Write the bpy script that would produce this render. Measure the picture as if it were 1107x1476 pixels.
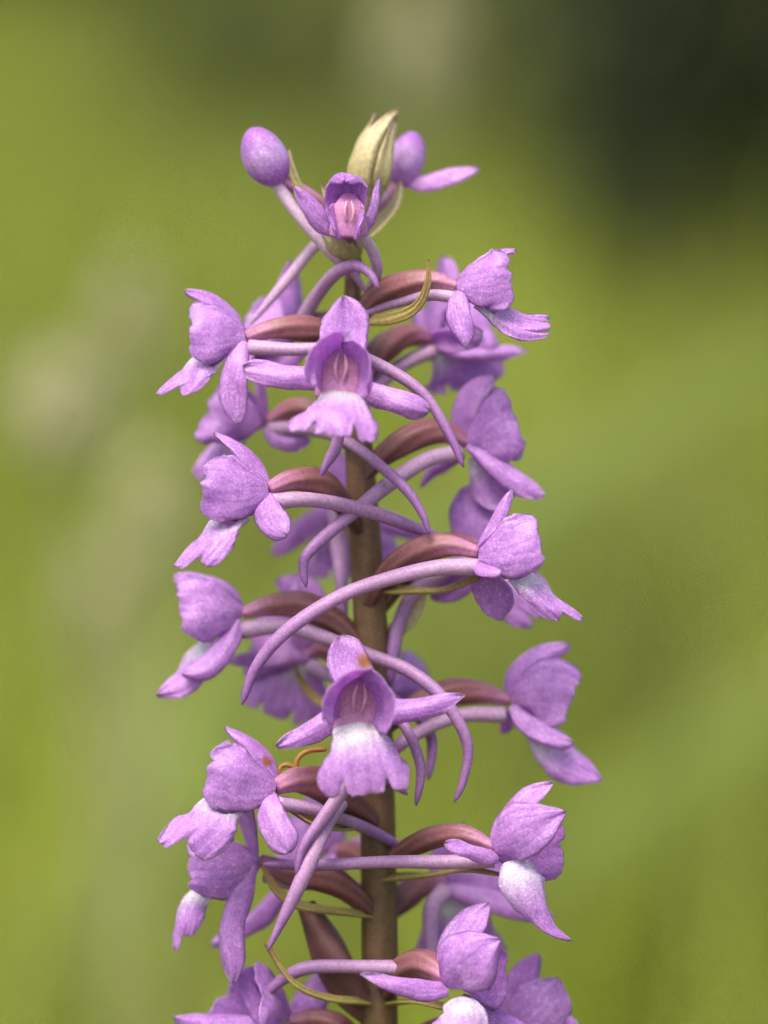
import bpy, math, random
import numpy as np
from mathutils import Vector

# ------------------------------------------------------------------ camera, light, exposure
scene = bpy.context.scene
for o in list(bpy.data.objects):
    bpy.data.objects.remove(o, do_unlink=True)
C = scene.collection
PX = 0.00004            # metres per photograph pixel in the plane of the stem
DIST = 0.230            # camera to stem
PITCH = math.radians(10)
FWD = np.array([0, math.cos(PITCH), -math.sin(PITCH)])
UPV = np.array([0, math.sin(PITCH), math.cos(PITCH)])
RGT = np.array([1.0, 0, 0])
EYE = -FWD * DIST
GROUND = -0.30

cam = bpy.data.cameras.new('camera'); cam_o = bpy.data.objects.new('camera', cam); C.objects.link(cam_o)
cam_o.location = EYE; cam_o.rotation_euler = (math.pi/2 - PITCH, 0, 0)
cam.sensor_fit = 'VERTICAL'; cam.sensor_height = 17.3; cam.sensor_width = 13
cam.lens = 8.65 / (738*PX/DIST)
cam.clip_start = 0.01; cam.clip_end = 400
cam.dof.use_dof = True; cam.dof.focus_distance = DIST - 0.0052; cam.dof.aperture_fstop = cam.lens/9.2
scene.camera = cam_o

SUN_EL, SUN_AZ = math.radians(64), math.radians(212)     # azimuth clockwise from +Y
w = bpy.data.worlds.new('World'); scene.world = w; w.use_nodes = True
nt = w.node_tree; nt.nodes.clear()
sky = nt.nodes.new('ShaderNodeTexSky'); sky.sky_type = 'NISHITA'; sky.sun_disc = False
sky.sun_elevation = SUN_EL; sky.sun_rotation = SUN_AZ; sky.air_density = 1.0; sky.dust_density = 5.0; sky.ozone_density = 1.0
bg = nt.nodes.new('ShaderNodeBackground'); bg.inputs[1].default_value = 0.105
wo = nt.nodes.new('ShaderNodeOutputWorld')
nt.links.new(sky.outputs[0], bg.inputs[0]); nt.links.new(bg.outputs[0], wo.inputs[0])
sl = bpy.data.lights.new('sun', 'SUN'); sl.energy = 1.5; sl.angle = math.radians(32); sl.color = (1, 0.96, 0.9)
so = bpy.data.objects.new('sun', sl); C.objects.link(so)
sd = Vector((math.sin(SUN_AZ)*math.cos(SUN_EL), math.cos(SUN_AZ)*math.cos(SUN_EL), math.sin(SUN_EL)))
so.rotation_euler = sd.to_track_quat('Z', 'Y').to_euler(); so.location = (0, 0, 3)
vs = scene.view_settings
vs.view_transform = 'Standard'; vs.look = 'None'; vs.exposure = 1.4; vs.gamma = 1; vs.use_curve_mapping = False
scene.render.engine = 'CYCLES'
scene.cycles.max_bounces = 8; scene.cycles.transparent_max_bounces = 8
rng = np.random.default_rng(7); random.seed(7)

# ------------------------------------------------------------------ materials
def ramp(nt, fac, stops):
    r = nt.nodes.new('ShaderNodeValToRGB'); e = r.color_ramp.elements
    while len(e) < len(stops): e.new(0.5)
    for k, (p, c) in enumerate(stops):
        e[k].position = p; e[k].color = (*c, 1)
    nt.links.new(fac, r.inputs[0]); return r.outputs[0]
def noise(nt, vec, scale, detail=3, rough=0.55):
    n = nt.nodes.new('ShaderNodeTexNoise'); n.inputs['Scale'].default_value = scale
    n.inputs['Detail'].default_value = detail; n.inputs['Roughness'].default_value = rough
    nt.links.new(vec, n.inputs['Vector']); return n.outputs['Fac']
def mix(nt, fac, a, b, mode='MIX'):
    m = nt.nodes.new('ShaderNodeMix'); m.data_type = 'RGBA'; m.blend_type = mode
    for s, v in ((m.inputs[0], fac), (m.inputs[6], a), (m.inputs[7], b)):
        if hasattr(v, 'links'): nt.links.new(v, s)
        elif isinstance(v, tuple): s.default_value = (*v, 1)
        else: s.default_value = v
    return m.outputs[2]
def mth(nt, op, a, b=0.0):
    m = nt.nodes.new('ShaderNodeMath'); m.operation = op; m.use_clamp = False
    for s, v in zip(m.inputs, (a, b)):
        if hasattr(v, 'links'): nt.links.new(v, s)
        else: s.default_value = v
    return m.outputs[0]
def material(name):
    m = bpy.data.materials.new(name); m.use_nodes = True
    n = m.node_tree; n.nodes.clear()
    out = n.nodes.new('ShaderNodeOutputMaterial'); b = n.nodes.new('ShaderNodeBsdfPrincipled')
    tc = n.nodes.new('ShaderNodeTexCoord')
    return m, n, out, b, tc
def attr(n, name):
    a = n.nodes.new('ShaderNodeAttribute'); a.attribute_name = name; return a
def finish(n, out, b, col, bump=None, strength=0.3, dist=0.0001, rough=0.5, trans=0.0, tcol=None, spec=0.35):
    if hasattr(col, 'links'): n.links.new(col, b.inputs['Base Color'])
    else: b.inputs['Base Color'].default_value = (*col, 1)
    if hasattr(rough, 'links'): n.links.new(rough, b.inputs['Roughness'])
    else: b.inputs['Roughness'].default_value = rough
    b.inputs['Specular IOR Level'].default_value = spec
    if bump is not None:
        bp = n.nodes.new('ShaderNodeBump'); bp.inputs['Strength'].default_value = strength; bp.inputs['Distance'].default_value = dist
        n.links.new(bump, bp.inputs['Height']); n.links.new(bp.outputs[0], b.inputs['Normal'])
    if trans > 0:
        t = n.nodes.new('ShaderNodeBsdfTranslucent'); ms = n.nodes.new('ShaderNodeMixShader'); ms.inputs[0].default_value = trans
        c = tcol if tcol is not None else col
        if hasattr(c, 'links'): n.links.new(c, t.inputs[0])
        else: t.inputs[0].default_value = (*c, 1)
        n.links.new(b.outputs[0], ms.inputs[1]); n.links.new(t.outputs[0], ms.inputs[2]); n.links.new(ms.outputs[0], out.inputs[0])
    else:
        n.links.new(b.outputs[0], out.inputs[0])

def petal_material():
    m, n, out, b, tc = material('petal')
    O = tc.outputs['Object']
    a = attr(n, 'tint'); sep = n.nodes.new('ShaderNodeSeparateColor'); n.links.new(a.outputs['Color'], sep.inputs[0])
    white, edge, brown = sep.outputs[0], sep.outputs[1], sep.outputs[2]
    fine = noise(n, O, 7500, 3, 0.75); mid = noise(n, O, 1500, 3); big = noise(n, O, 260, 2)
    col = ramp(n, big, [(0.3, (0.56, 0.268, 0.68)), (0.7, (0.685, 0.37, 0.775))])
    col = mix(n, mth(n, 'MULTIPLY', edge, 0.75), col, (0.33, 0.085, 0.45))
    # faint longitudinal veins from the petal's own uv
    uv = n.nodes.new('ShaderNodeUVMap'); uv.uv_map = 'uv'
    sx = n.nodes.new('ShaderNodeSeparateXYZ'); n.links.new(uv.outputs[0], sx.inputs[0])
    wob = mth(n, 'ADD', mth(n, 'MULTIPLY', sx.outputs[0], 11.0), mth(n, 'MULTIPLY', mid, 5.0))
    vein = mth(n, 'POWER', mth(n, 'ABSOLUTE', mth(n, 'SINE', wob)), 6.0)
    col = mix(n, mth(n, 'MULTIPLY', vein, 0.22), col, (0.36, 0.12, 0.47))
    wn = mth(n, 'MULTIPLY', white, mth(n, 'ADD', 0.75, mth(n, 'MULTIPLY', mid, 0.5)))
    wc = n.nodes.new('ShaderNodeClamp'); n.links.new(wn, wc.inputs[0])
    col = mix(n, wc.outputs[0], col, (0.74, 0.69, 0.75))
    sp = ramp(n, fine, [(0.30, (0.70, 0.68, 0.72)), (0.5, (0.96, 0.96, 0.96)), (0.58, (1.10, 1.12, 1.08)), (0.68, (1.55, 1.7, 1.4))])  # sparkle of the petal cells painted into the colour as bright specks
    col = mix(n, 1.0, col, sp, 'MULTIPLY')
    col = mix(n, brown, col, (0.40, 0.15, 0.03))
    blot = ramp(n, mid, [(0.3, (0.84, 0.80, 0.86)), (0.7, (1.12, 1.16, 1.10))])
    col = mix(n, 1.0, col, blot, 'MULTIPLY')
    h = mth(n, 'ADD', mth(n, 'MULTIPLY', fine, 0.8), mth(n, 'ADD', mth(n, 'MULTIPLY', mid, 1.6), mth(n, 'MULTIPLY', vein, -0.6)))
    b.inputs['Subsurface Weight'].default_value = 0.6; b.inputs['Subsurface Radius'].default_value = (1.0, 0.7, 1.0); b.inputs['Subsurface Scale'].default_value = 0.00045
    finish(n, out, b, col, h, 0.35, 0.00005, 0.40, 0.43, col, 0.5)
    return m
def tube_material(name, stops, tip=None, trans=0.2, freq=5500, spot=None):
    m, n, out, b, tc = material(name)
    O = tc.outputs['Object']
    a = attr(n, 'tint'); sep = n.nodes.new('ShaderNodeSeparateColor'); n.links.new(a.outputs['Color'], sep.inputs[0])
    fine = noise(n, O, freq, 2, 0.65); mid = noise(n, O, 900, 4, 0.6)
    t = mth(n, 'ADD', sep.outputs[0], mth(n, 'MULTIPLY', mth(n, 'SUBTRACT', mid, 0.5), 0.35))
    col = ramp(n, t, stops)
    sp = ramp(n, fine, [(0.32, (0.84, 0.82, 0.84)), (0.5, (1, 1, 1)), (0.70, (1.2, 1.22, 1.2))])
    col = mix(n, 1.0, col, sp, 'MULTIPLY')
    if spot:
        s = ramp(n, noise(n, O, 700, 2), [(0.62, (0, 0, 0)), (0.70, (1, 1, 1))])
        col = mix(n, mth(n, 'MULTIPLY', s, 0.45), col, spot)
    if name == 'ovary':
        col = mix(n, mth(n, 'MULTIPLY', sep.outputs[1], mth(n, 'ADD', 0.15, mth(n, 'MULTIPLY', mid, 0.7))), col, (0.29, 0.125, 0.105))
    col = mix(n, sep.outputs[2], col, (0.03, 0.017, 0.012))
    finish(n, out, b, col, mth(n, 'ADD', fine, mid), 0.4, 0.00006, 0.45, trans, col, 0.4)
    return m
M = {}
M['petal'] = petal_material()
M['spur'] = tube_material('spur', [(0.0, (0.62, 0.45, 0.57)), (0.3, (0.54, 0.34, 0.51)), (0.65, (0.46, 0.255, 0.45)), (1.0, (0.30, 0.125, 0.36))], trans=0.25)
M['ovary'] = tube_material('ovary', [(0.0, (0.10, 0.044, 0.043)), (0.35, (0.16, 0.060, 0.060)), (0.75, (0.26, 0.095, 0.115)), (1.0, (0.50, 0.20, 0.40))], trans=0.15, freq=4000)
M['stem'] = tube_material('stem', [(0.0, (0.075, 0.056, 0.014)), (0.84, (0.105, 0.064, 0.020)), (0.93, (0.145, 0.078, 0.032)), (1.0, (0.165, 0.088, 0.042))], trans=0.05, freq=4500, spot=(0.07, 0.035, 0.02))
M['bract'] = tube_material('bract', [(0.0, (0.30, 0.26, 0.075)), (0.6, (0.40, 0.31, 0.10)), (1.0, (0.36, 0.20, 0.09))], trans=0.3, freq=5000)
M['cream'] = tube_material('cream_bract', [(0.0, (0.40, 0.34, 0.11)), (0.5, (0.56, 0.48, 0.25)), (0.92, (0.60, 0.50, 0.32)), (1.0, (0.38, 0.22, 0.13))], trans=0.35, freq=4500)
M['column'] = tube_material('column', [(0.0, (0.62, 0.28, 0.56)), (0.5, (0.66, 0.29, 0.47)), (1.0, (0.50, 0.16, 0.48))], trans=0.3)
M['anther'] = tube_material('anther', [(0.0, (0.60, 0.27, 0.42)), (1.0, (0.70, 0.36, 0.44))], trans=0.2)
M['dead'] = tube_material('dead', [(0.0, (0.30, 0.11, 0.03)), (1.0, (0.40, 0.20, 0.05))], trans=0.1)

def blade_material(name, lo, hi, trans=0.45):
    m, n, out, b, tc = material(name)
    a = attr(n, 'tint'); sep = n.nodes.new('ShaderNodeSeparateColor'); n.links.new(a.outputs['Color'], sep.inputs[0])
    f = mth(n, 'ADD', sep.outputs[0], mth(n, 'MULTIPLY', mth(n, 'SUBTRACT', noise(n, tc.outputs['Object'], 60, 3), 0.5), 0.5))
    col = ramp(n, f, [(0.0, lo), (1.0, hi)])
    col = mix(n, sep.outputs[1], col, (0.42, 0.36, 0.19))
    finish(n, out, b, col, None, rough=0.55, trans=trans, tcol=col, spec=0.3)
    return m
M['grass'] = blade_material('grass', (0.085, 0.125, 0.010), (0.31, 0.365, 0.036))
M['blade'] = blade_material('pale_blade', (0.22, 0.28, 0.06), (0.27, 0.33, 0.08))
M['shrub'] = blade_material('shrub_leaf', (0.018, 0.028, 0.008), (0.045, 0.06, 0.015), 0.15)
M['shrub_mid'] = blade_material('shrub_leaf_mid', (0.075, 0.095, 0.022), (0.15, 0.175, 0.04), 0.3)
M['seed'] = blade_material('seed', (0.36, 0.36, 0.16), (0.60, 0.56, 0.33), 0.3)
M['bark'] = blade_material('bark', (0.06, 0.045, 0.03), (0.12, 0.09, 0.06), 0.0)
def ground_material():
    m, n, out, b, tc = material('meadow_soil')
    O = tc.outputs['Object']
    col = ramp(n, noise(n, O, 3.0, 4), [(0.3, (0.075, 0.095, 0.018)), (0.55, (0.125, 0.15, 0.025)), (0.75, (0.16, 0.165, 0.04))])
    col = mix(n, ramp(n, noise(n, O, 45, 4), [(0.45, (0, 0, 0)), (0.7, (1, 1, 1))]), col, (0.07, 0.055, 0.025))
    finish(n, out, b, col, noise(n, O, 80, 4), 0.6, 0.01, 0.9)
    return m
M['ground'] = ground_material()

# ------------------------------------------------------------------ helpers
def world(P):
    """photograph-pixel space (x right, -y up, w towards the camera, all in pixels of the stem plane) -> metres"""
    P = np.asarray(P, float)
    d = DIST - P[..., 2]*PX
    k = (d/DIST)[..., None]*PX
    return EYE + d[..., None]*FWD + k*((P[..., 0:1]-553.5)*RGT + (P[..., 1:2]+738)*UPV)
def pp(p):                       # (x, y down, w) -> pixel space
    p = np.asarray(p, float).copy(); p[..., 1] *= -1; return p
def nrm(v):
    v = np.asarray(v, float); return v/np.maximum(np.linalg.norm(v, axis=-1, keepdims=True), 1e-9)
def spline(pts, N):
    pts = np.asarray(pts, float)
    if pts.ndim == 1: pts = pts[:, None]
    n = len(pts); e = np.vstack([2*pts[0]-pts[1], pts, 2*pts[-1]-pts[-2]])
    t = np.linspace(0, n-1, N); i = np.minimum(t.astype(int), n-2); f = (t-i)[:, None]
    a, b, c, d = e[i], e[i+1], e[i+2], e[i+3]
    return 0.5*((2*b)+(c-a)*f+(2*a-5*b+4*c-d)*f**2+(3*b-a-3*c+d)*f**3)
def even_spline(pts, N):
    P = spline(pts, 200); s = np.r_[0, np.cumsum(np.linalg.norm(np.diff(P, axis=0), axis=1))]
    q = np.linspace(0, s[-1], N)
    return np.stack([np.interp(q, s, P[:, k]) for k in range(3)], 1)
def link(name, verts, faces, mat, parent=None, tint=None, uv=None, smooth=True, base=None):
    me = bpy.data.meshes.new(name)
    me.from_pydata([tuple(v) for v in verts], [], [tuple(f) for f in faces]); me.update()
    if tint is not None:
        at = me.color_attributes.new('tint', 'FLOAT_COLOR', 'POINT')
        c = np.ones((len(verts), 4), np.float32); c[:, :3] = tint; at.data.foreach_set('color', c.ravel())
    if uv is not None:
        l = me.uv_layers.new(name='uv'); li = np.zeros(len(me.loops), np.int32); me.loops.foreach_get('vertex_index', li)
        l.data.foreach_set('uv', np.asarray(uv, np.float32)[li].ravel())
    if smooth: me.polygons.foreach_set('use_smooth', np.ones(len(me.polygons), bool))
    me.materials.append(mat)
    o = bpy.data.objects.new(name, me); C.objects.link(o)
    if parent is not None: o.parent = parent
    return o
def tag(o, label, cat, group=None, kind=None):
    if label: o['label'] = label
    if cat: o['category'] = cat
    if group: o['group'] = group
    if kind: o['kind'] = kind
    return o

BROWN = []        # (x, y, radius px) : withered orange spots on the sepals
def patch(name, parent, mid, wid, n, roll=0.0, end=None, nt_=18, nu=12, th=6.0, ruff=2.0, white=None, edge=0.12, mat='petal',
          tipround=0.3, seed=0, bend=None, base_t=0.0, asym=0.0, tone=0.0, fold=2.6):
    """A curved petal: midline, widths across it, the way its face looks and how far its edges roll back (roll>0) or cup forward (roll<0)."""
    r = np.random.default_rng(seed+11)
    N = 60
    Cc = even_spline(mid, N)
    T = nrm(np.gradient(Cc, axis=0))
    n = np.asarray(n, float)
    nn = spline(n, N) if n.ndim == 2 else np.repeat(n[None], N, 0)
    S = nrm(np.cross(T, nrm(nn))); Mn = np.cross(S, T)
    W = np.maximum(spline(np.asarray(wid, float), N)[:, 0], 1.0)/2
    rl = np.asarray(roll, float); RL = spline(rl, N)[:, 0] if rl.ndim else np.full(N, float(rl))
    us = np.linspace(-1, 1, nu+1); ts = 1-(1-np.linspace(0, 1, nt_+1))**1.25
    G = np.zeros((nt_+1, nu+1, 3)); Nn = np.zeros_like(G)
    E = np.ones(nu+1) if end is None else np.array([end(u) for u in us])
    ph = r.uniform(0, 6.28, 4)
    if end is not None: E = E*(1+0.010*np.sin(13*us+ph[0])+0.008*np.sin(29*us+ph[1])+r.normal(0, 0.006, nu+1))
    for j, u in enumerate(us):
        for i, t0 in enumerate(ts):
            t = t0*E[j]
            q = t*(N-1); k = min(int(q), N-2); f = q-k
            L = lambda A: A[k]*(1-f)+A[k+1]*f
            h = L(W)
            if tipround > 0 and t0 > 1-tipround:
                h *= math.sqrt(max(0.012, 1-((t0-1+tipround)/tipround)**2)) if end is None else 1.0
            h *= 1+0.05*math.sin(9*t0+ph[0]+2*u)+(0.022*math.sin(27*t0+ph[2])+0.016*math.sin(47*t0+ph[3]))*abs(u)
            a = L(RL)*(1+asym*u); a = a if abs(a) > 1e-3 else 1e-3
            s, m = L(S), L(Mn)
            edgew = max(abs(u)**3, (t0**4))
            rf = ruff*edgew*(math.sin(7*u+5*t0+ph[1])+0.6*math.sin(13*t0+ph[2]+3*u)+0.5*math.sin(19*u+ph[3]))
            rf += fold*(t0*math.sin(2.6*u+ph[0])+0.55*math.sin(5.2*u+3.5*t0+ph[2])*math.sqrt(t0)+0.35*math.sin(9*t0+ph[1]+2*u))
            G[i, j] = L(Cc)+s*(h/a*math.sin(u*a))-m*(h/a*(1-math.cos(u*a)))+m*rf
            Nn[i, j] = nrm(m*math.cos(u*a)+s*math.sin(u*a))
    uu, tt = np.meshgrid(us, ts)
    prof = np.clip((1-np.abs(uu)**8)*(1-tt**10), 0, 1)*th/2
    A = (G+Nn*prof[..., None]).reshape(-1, 3); B = (G-Nn*prof[..., None]).reshape(-1, 3)
    idx = np.arange((nt_+1)*(nu+1)).reshape(nt_+1, nu+1)
    bidx = idx+len(A); bidx[:, 0] = idx[:, 0]; bidx[:, -1] = idx[:, -1]; bidx[-1] = idx[-1]
    faces = []
    for i in range(nt_):
        for j in range(nu):
            faces.append((idx[i, j], idx[i, j+1], idx[i+1, j+1], idx[i+1, j]))
            faces.append((bidx[i, j], bidx[i+1, j], bidx[i+1, j+1], bidx[i, j+1]))
    V = np.vstack([A, B])
    tint = np.zeros((len(V), 3))
    e = edge*np.maximum(np.abs(uu)**6, tt**8)*1.6+tone+0.25*np.exp(-(tt/0.14)**2)
    wv = np.zeros_like(uu) if white is None else white(tt, uu)
    if mat != 'petal': wv = np.clip(tt, 0, 1); e = e*0
    tint[:, 0] = np.r_[wv.ravel(), wv.ravel()]; tint[:, 1] = np.clip(np.r_[e.ravel(), e.ravel()], 0, 1)
    for (bx, by, br) in BROWN:
        if name in ('dorsal_sepal', 'bract'):
            d2 = (V[:, 0]-bx)**2+(V[:, 1]+by)**2
            tint[:, 2] = np.maximum(tint[:, 2], np.clip(1.6*np.exp(-d2/br**2)-0.3, 0, 1))
    uvw = np.stack([np.r_[uu.ravel(), uu.ravel()], np.r_[tt.ravel(), tt.ravel()]], 1)
    used = np.unique(np.array(faces)); remap = np.zeros(len(V), int); remap[used] = np.arange(len(used))
    return link(name, world(V[used]), remap[np.array(faces)], M[mat], parent, tint[used], uvw[used])
def tube(name, parent, path, rad, mat, sides=12, N=40, ribs=0, ribamp=0.1, twist=0.0, flat=1.0, tint=(0, 1), wob=0.0, seed=0, conv=True, dark=None, ref=(0.1, 1, 0.2)):
    P = even_spline(path, N); r0 = np.random.default_rng(seed+5)
    if wob: P = P+wob*np.stack([np.sin(np.linspace(0, 9, N)+a) for a in r0.uniform(0, 6, 3)], 1)
    R = np.maximum(np.interp(np.linspace(0, 1, N), np.linspace(0, 1, 60), spline(np.asarray(rad, float), 60)[:, 0]), 0.02*max(rad))
    if name == 'spur':
        R = R*np.sqrt(np.clip(1-(np.clip(np.linspace(0, 1, N)-0.93, 0, 1)/0.07)**2, 0.01, 1))
    T = nrm(np.gradient(P, axis=0))
    a = nrm(np.cross(T[0], ref)); fr = []
    for i in range(N):
        a = nrm(a-T[i]*np.dot(a, T[i])); fr.append((a, np.cross(T[i], a)))
    ph = np.linspace(0, 2*math.pi, sides, endpoint=False)
    V, tn = [], []
    for i in range(N):
        t = i/(N-1)
        k = 1+ribamp*np.cos(ribs*ph+twist*t) if ribs else np.ones(sides)
        k = k*(1+0.04*math.sin(11*t+seed))
        V.append(P[i]+R[i]*(k*np.cos(ph))[:, None]*fr[i][0]+flat*R[i]*(k*np.sin(ph))[:, None]*fr[i][1])
        tn.append(np.full(sides, tint[0]+(tint[1]-tint[0])*t))
    V = np.vstack(V+[P[:1], P[-1:]]); tn = np.r_[np.concatenate(tn), tint[0], tint[1]]
    F = [(i*sides+j, i*sides+(j+1) % sides, (i+1)*sides+(j+1) % sides, (i+1)*sides+j) for i in range(N-1) for j in range(sides)]
    F += [(len(V)-2, (j+1) % sides, j) for j in range(sides)]+[(len(V)-1, (N-1)*sides+j, (N-1)*sides+(j+1) % sides) for j in range(sides)]
    tt = np.zeros((len(V), 3)); tt[:, 0] = tn
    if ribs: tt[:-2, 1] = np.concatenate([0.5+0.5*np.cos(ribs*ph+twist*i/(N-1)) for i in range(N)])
    if dark is not None:
        for (x, y, rr) in dark: tt[:, 2] = np.maximum(tt[:, 2], np.clip(1.5*np.exp(-((V[:, 0]-x)**2+(V[:, 1]+y)**2)/rr**2)-0.2, 0, 1))
    return link(name, world(V) if conv else V, F, M[mat], parent, tt)
def empty(name, loc, parent=None):
    o = bpy.data.objects.new(name, None); C.objects.link(o); o.empty_display_size = 0.002
    if parent is not None: o.parent = parent
    else: o.location = loc
    return o

# ------------------------------------------------------------------ the meadow behind
def ground():
    n = 60; xs = np.linspace(-1, 1, n); xs = np.sign(xs)*np.abs(xs)**2.2*160
    X, Y = np.meshgrid(xs, xs); Z = GROUND+0.012*np.sin(X*2.1)*np.sin(Y*1.7)
    V = np.stack([X, Y, Z], -1).reshape(-1, 3)
    F = [(i*n+j, i*n+j+1, (i+1)*n+j+1, (i+1)*n+j) for i in range(n-1) for j in range(n-1)]
    tag(link('ground', V, F, M['ground']), None, None, kind='structure')
ground()
def patchy(x, y):
    return 0.5+0.30*np.sin(31*x/(0.5+0.5*np.abs(y))+3*y)*np.sin(17*x/(0.5+0.5*np.abs(y))-2*y+1)+0.2*np.sin(2.3*x+1.1*y+0.4)+0.22*np.sin(5.1*x-2.2*y+1.0)*np.cos(1.3*y)+0.15*np.sin(9*x+4*y)
def grass():
    N = 95000
    y = -0.55+9.5*rng.random(N)**1.7; x = (rng.random(N)*2-1)*(0.5+0.36*(y+0.6))
    d = np.hypot(x, y)
    hgt = rng.uniform(0.10, 0.21, N)*(1+0.15*patchy(x, y))
    near = (y < 0.30); hgt = np.where(near, hgt*0.45, hgt)
    keep = d > 0.012
    x, y, hgt = x[keep], y[keep], hgt[keep]; N = len(x)
    az = rng.uniform(0, 2*math.pi, N); lean = rng.uniform(0.1, 0.9, N)*hgt; wd = rng.uniform(0.0014, 0.0034, N)
    fa = az+rng.uniform(1.0, 2.1, N)
    K = 5; V = np.zeros((N, 2*K-1, 3)); tt = np.linspace(0, 1, K)
    for k, t in enumerate(tt):
        cx = x+np.cos(az)*lean*t**2; cy = y+np.sin(az)*lean*t**2; cz = GROUND-0.01+hgt*(t-0.25*t**3*lean/hgt)
        h = wd*(1-t**2)
        if k < K-1:
            V[:, 2*k] = np.stack([cx-np.cos(fa)*h, cy-np.sin(fa)*h, cz], 1); V[:, 2*k+1] = np.stack([cx+np.cos(fa)*h, cy+np.sin(fa)*h, cz], 1)
        else: V[:, 2*k] = np.stack([cx, cy, cz], 1)
    b = np.arange(N)[:, None]*(2*K-1)
    Q = np.concatenate([b+np.array([[2*k, 2*k+1, 2*k+3, 2*k+2]]) for k in range(K-2)], 0)
    Tr = b+np.array([[2*K-4, 2*K-3, 2*K-2]])
    me = bpy.data.meshes.new('grass'); V = V.reshape(-1, 3)
    me.vertices.add(len(V)); me.vertices.foreach_set('co', V.ravel())
    lv = np.concatenate([Q.ravel(), Tr.ravel()]); me.loops.add(len(lv)); me.loops.foreach_set('vertex_index', lv.astype(np.int32))
    st = np.concatenate([np.arange(len(Q))*4, len(Q)*4+np.arange(len(Tr))*3]); me.polygons.add(len(st))
    me.polygons.foreach_set('loop_start', st.astype(np.int32))
    me.update(calc_edges=True); me.validate()
    c = np.ones((N, 2*K-1, 4), np.float32)
    c[..., 0] = np.clip(0.5+1.3*(patchy(x, y)-0.5)+rng.normal(0, 0.15, N), 0, 1)[:, None]
    c[..., 1] = (rng.random(N) < 0.07)[:, None]*0.8
    c[..., 2] = 0
    at = me.color_attributes.new('tint', 'FLOAT_COLOR', 'POINT'); at.data.foreach_set('color', c.ravel())
    me.polygons.foreach_set('use_smooth', np.ones(len(me.polygons), bool)); me.materials.append(M['grass'])
    o = bpy.data.objects.new('meadow_grass', me); C.objects.link(o)
    tag(o, 'blurred bright green meadow grass filling the background', 'grass', kind='stuff')
grass()

def shrub(x, y, rad, hgt, mat, label, n, leaf=0.022, seed=1):
    r = np.random.default_rng(seed)
    root = empty('shrub', (x, y, GROUND)); tag(root, label, 'shrub', 'shrubs at the far edge of the meadow')
    sub = r.normal(0, 1, (26, 3)); sub = nrm(sub)*r.uniform(0.35, 0.85, (26, 1))
    c = sub[r.integers(0, 26, n)]+nrm(r.normal(0, 1, (n, 3)))*r.uniform(0, 0.36, (n, 1))
    P = c*np.array([rad, rad, hgt*0.5])+np.array([0, 0, hgt*0.5]); P[:, 2] = np.maximum(P[:, 2], 0.01)
    d1 = nrm(r.normal(0, 1, (n, 3))); d2 = nrm(np.cross(d1, r.normal(0, 1, (n, 3)))); L = leaf*r.uniform(0.6, 1.3, (n, 1))
    V = np.stack([P-d1*L, P+d2*L*0.45, P+d1*L, P-d2*L*0.45], 1).reshape(-1, 3)
    F = np.arange(4*n).reshape(n, 4)
    t = np.zeros((4*n, 3)); t[:, 0] = np.repeat(r.random(n), 4)
    link('foliage', V, F, M[mat], root, t, smooth=False)
    for k in range(6):
        a = k*1.05+r.uniform(0, 1)
        e = np.array([math.cos(a)*rad*0.6, math.sin(a)*rad*0.6, hgt*r.uniform(0.55, 0.85)])
        tube('branch', root, [(0, 0, -0.02), e*np.array([0.25, 0.25, 0.5]), e], [0.02*rad/0.4, 0.012*rad/0.4, 0.003], 'bark', 6, 8, conv=False)
    return root
def at_px(x, d):      # ground position seen in column x of the photograph, d metres beyond the stem
    return (x-553.5)*PX*(DIST+d)/DIST
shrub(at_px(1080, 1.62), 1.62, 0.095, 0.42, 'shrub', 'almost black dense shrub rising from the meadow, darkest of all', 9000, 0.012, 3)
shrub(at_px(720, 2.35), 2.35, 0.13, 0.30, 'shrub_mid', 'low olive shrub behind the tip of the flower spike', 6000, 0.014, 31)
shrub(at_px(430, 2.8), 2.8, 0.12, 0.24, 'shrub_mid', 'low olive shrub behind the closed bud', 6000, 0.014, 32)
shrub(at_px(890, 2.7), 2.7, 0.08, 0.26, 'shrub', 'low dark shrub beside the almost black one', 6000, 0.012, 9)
for k, (px, d, rad, h, mt, lab) in enumerate([
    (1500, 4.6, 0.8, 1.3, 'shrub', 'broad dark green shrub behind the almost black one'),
    (640, 6.0, 0.7, 1.0, 'shrub_mid', 'broad mid green shrub far behind the cream tip'),
    (120, 5.6, 0.75, 1.1, 'shrub_mid', 'mid green shrub behind the pale seed heads'),
    (-600, 6.5, 0.9, 1.4, 'shrub_mid', 'mid green shrub at the end of the shrub row'),
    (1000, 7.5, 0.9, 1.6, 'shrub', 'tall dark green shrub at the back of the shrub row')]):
    shrub(at_px(px, d), d, rad, h, mt, lab, 7000, 0.035, 20+k)

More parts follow.
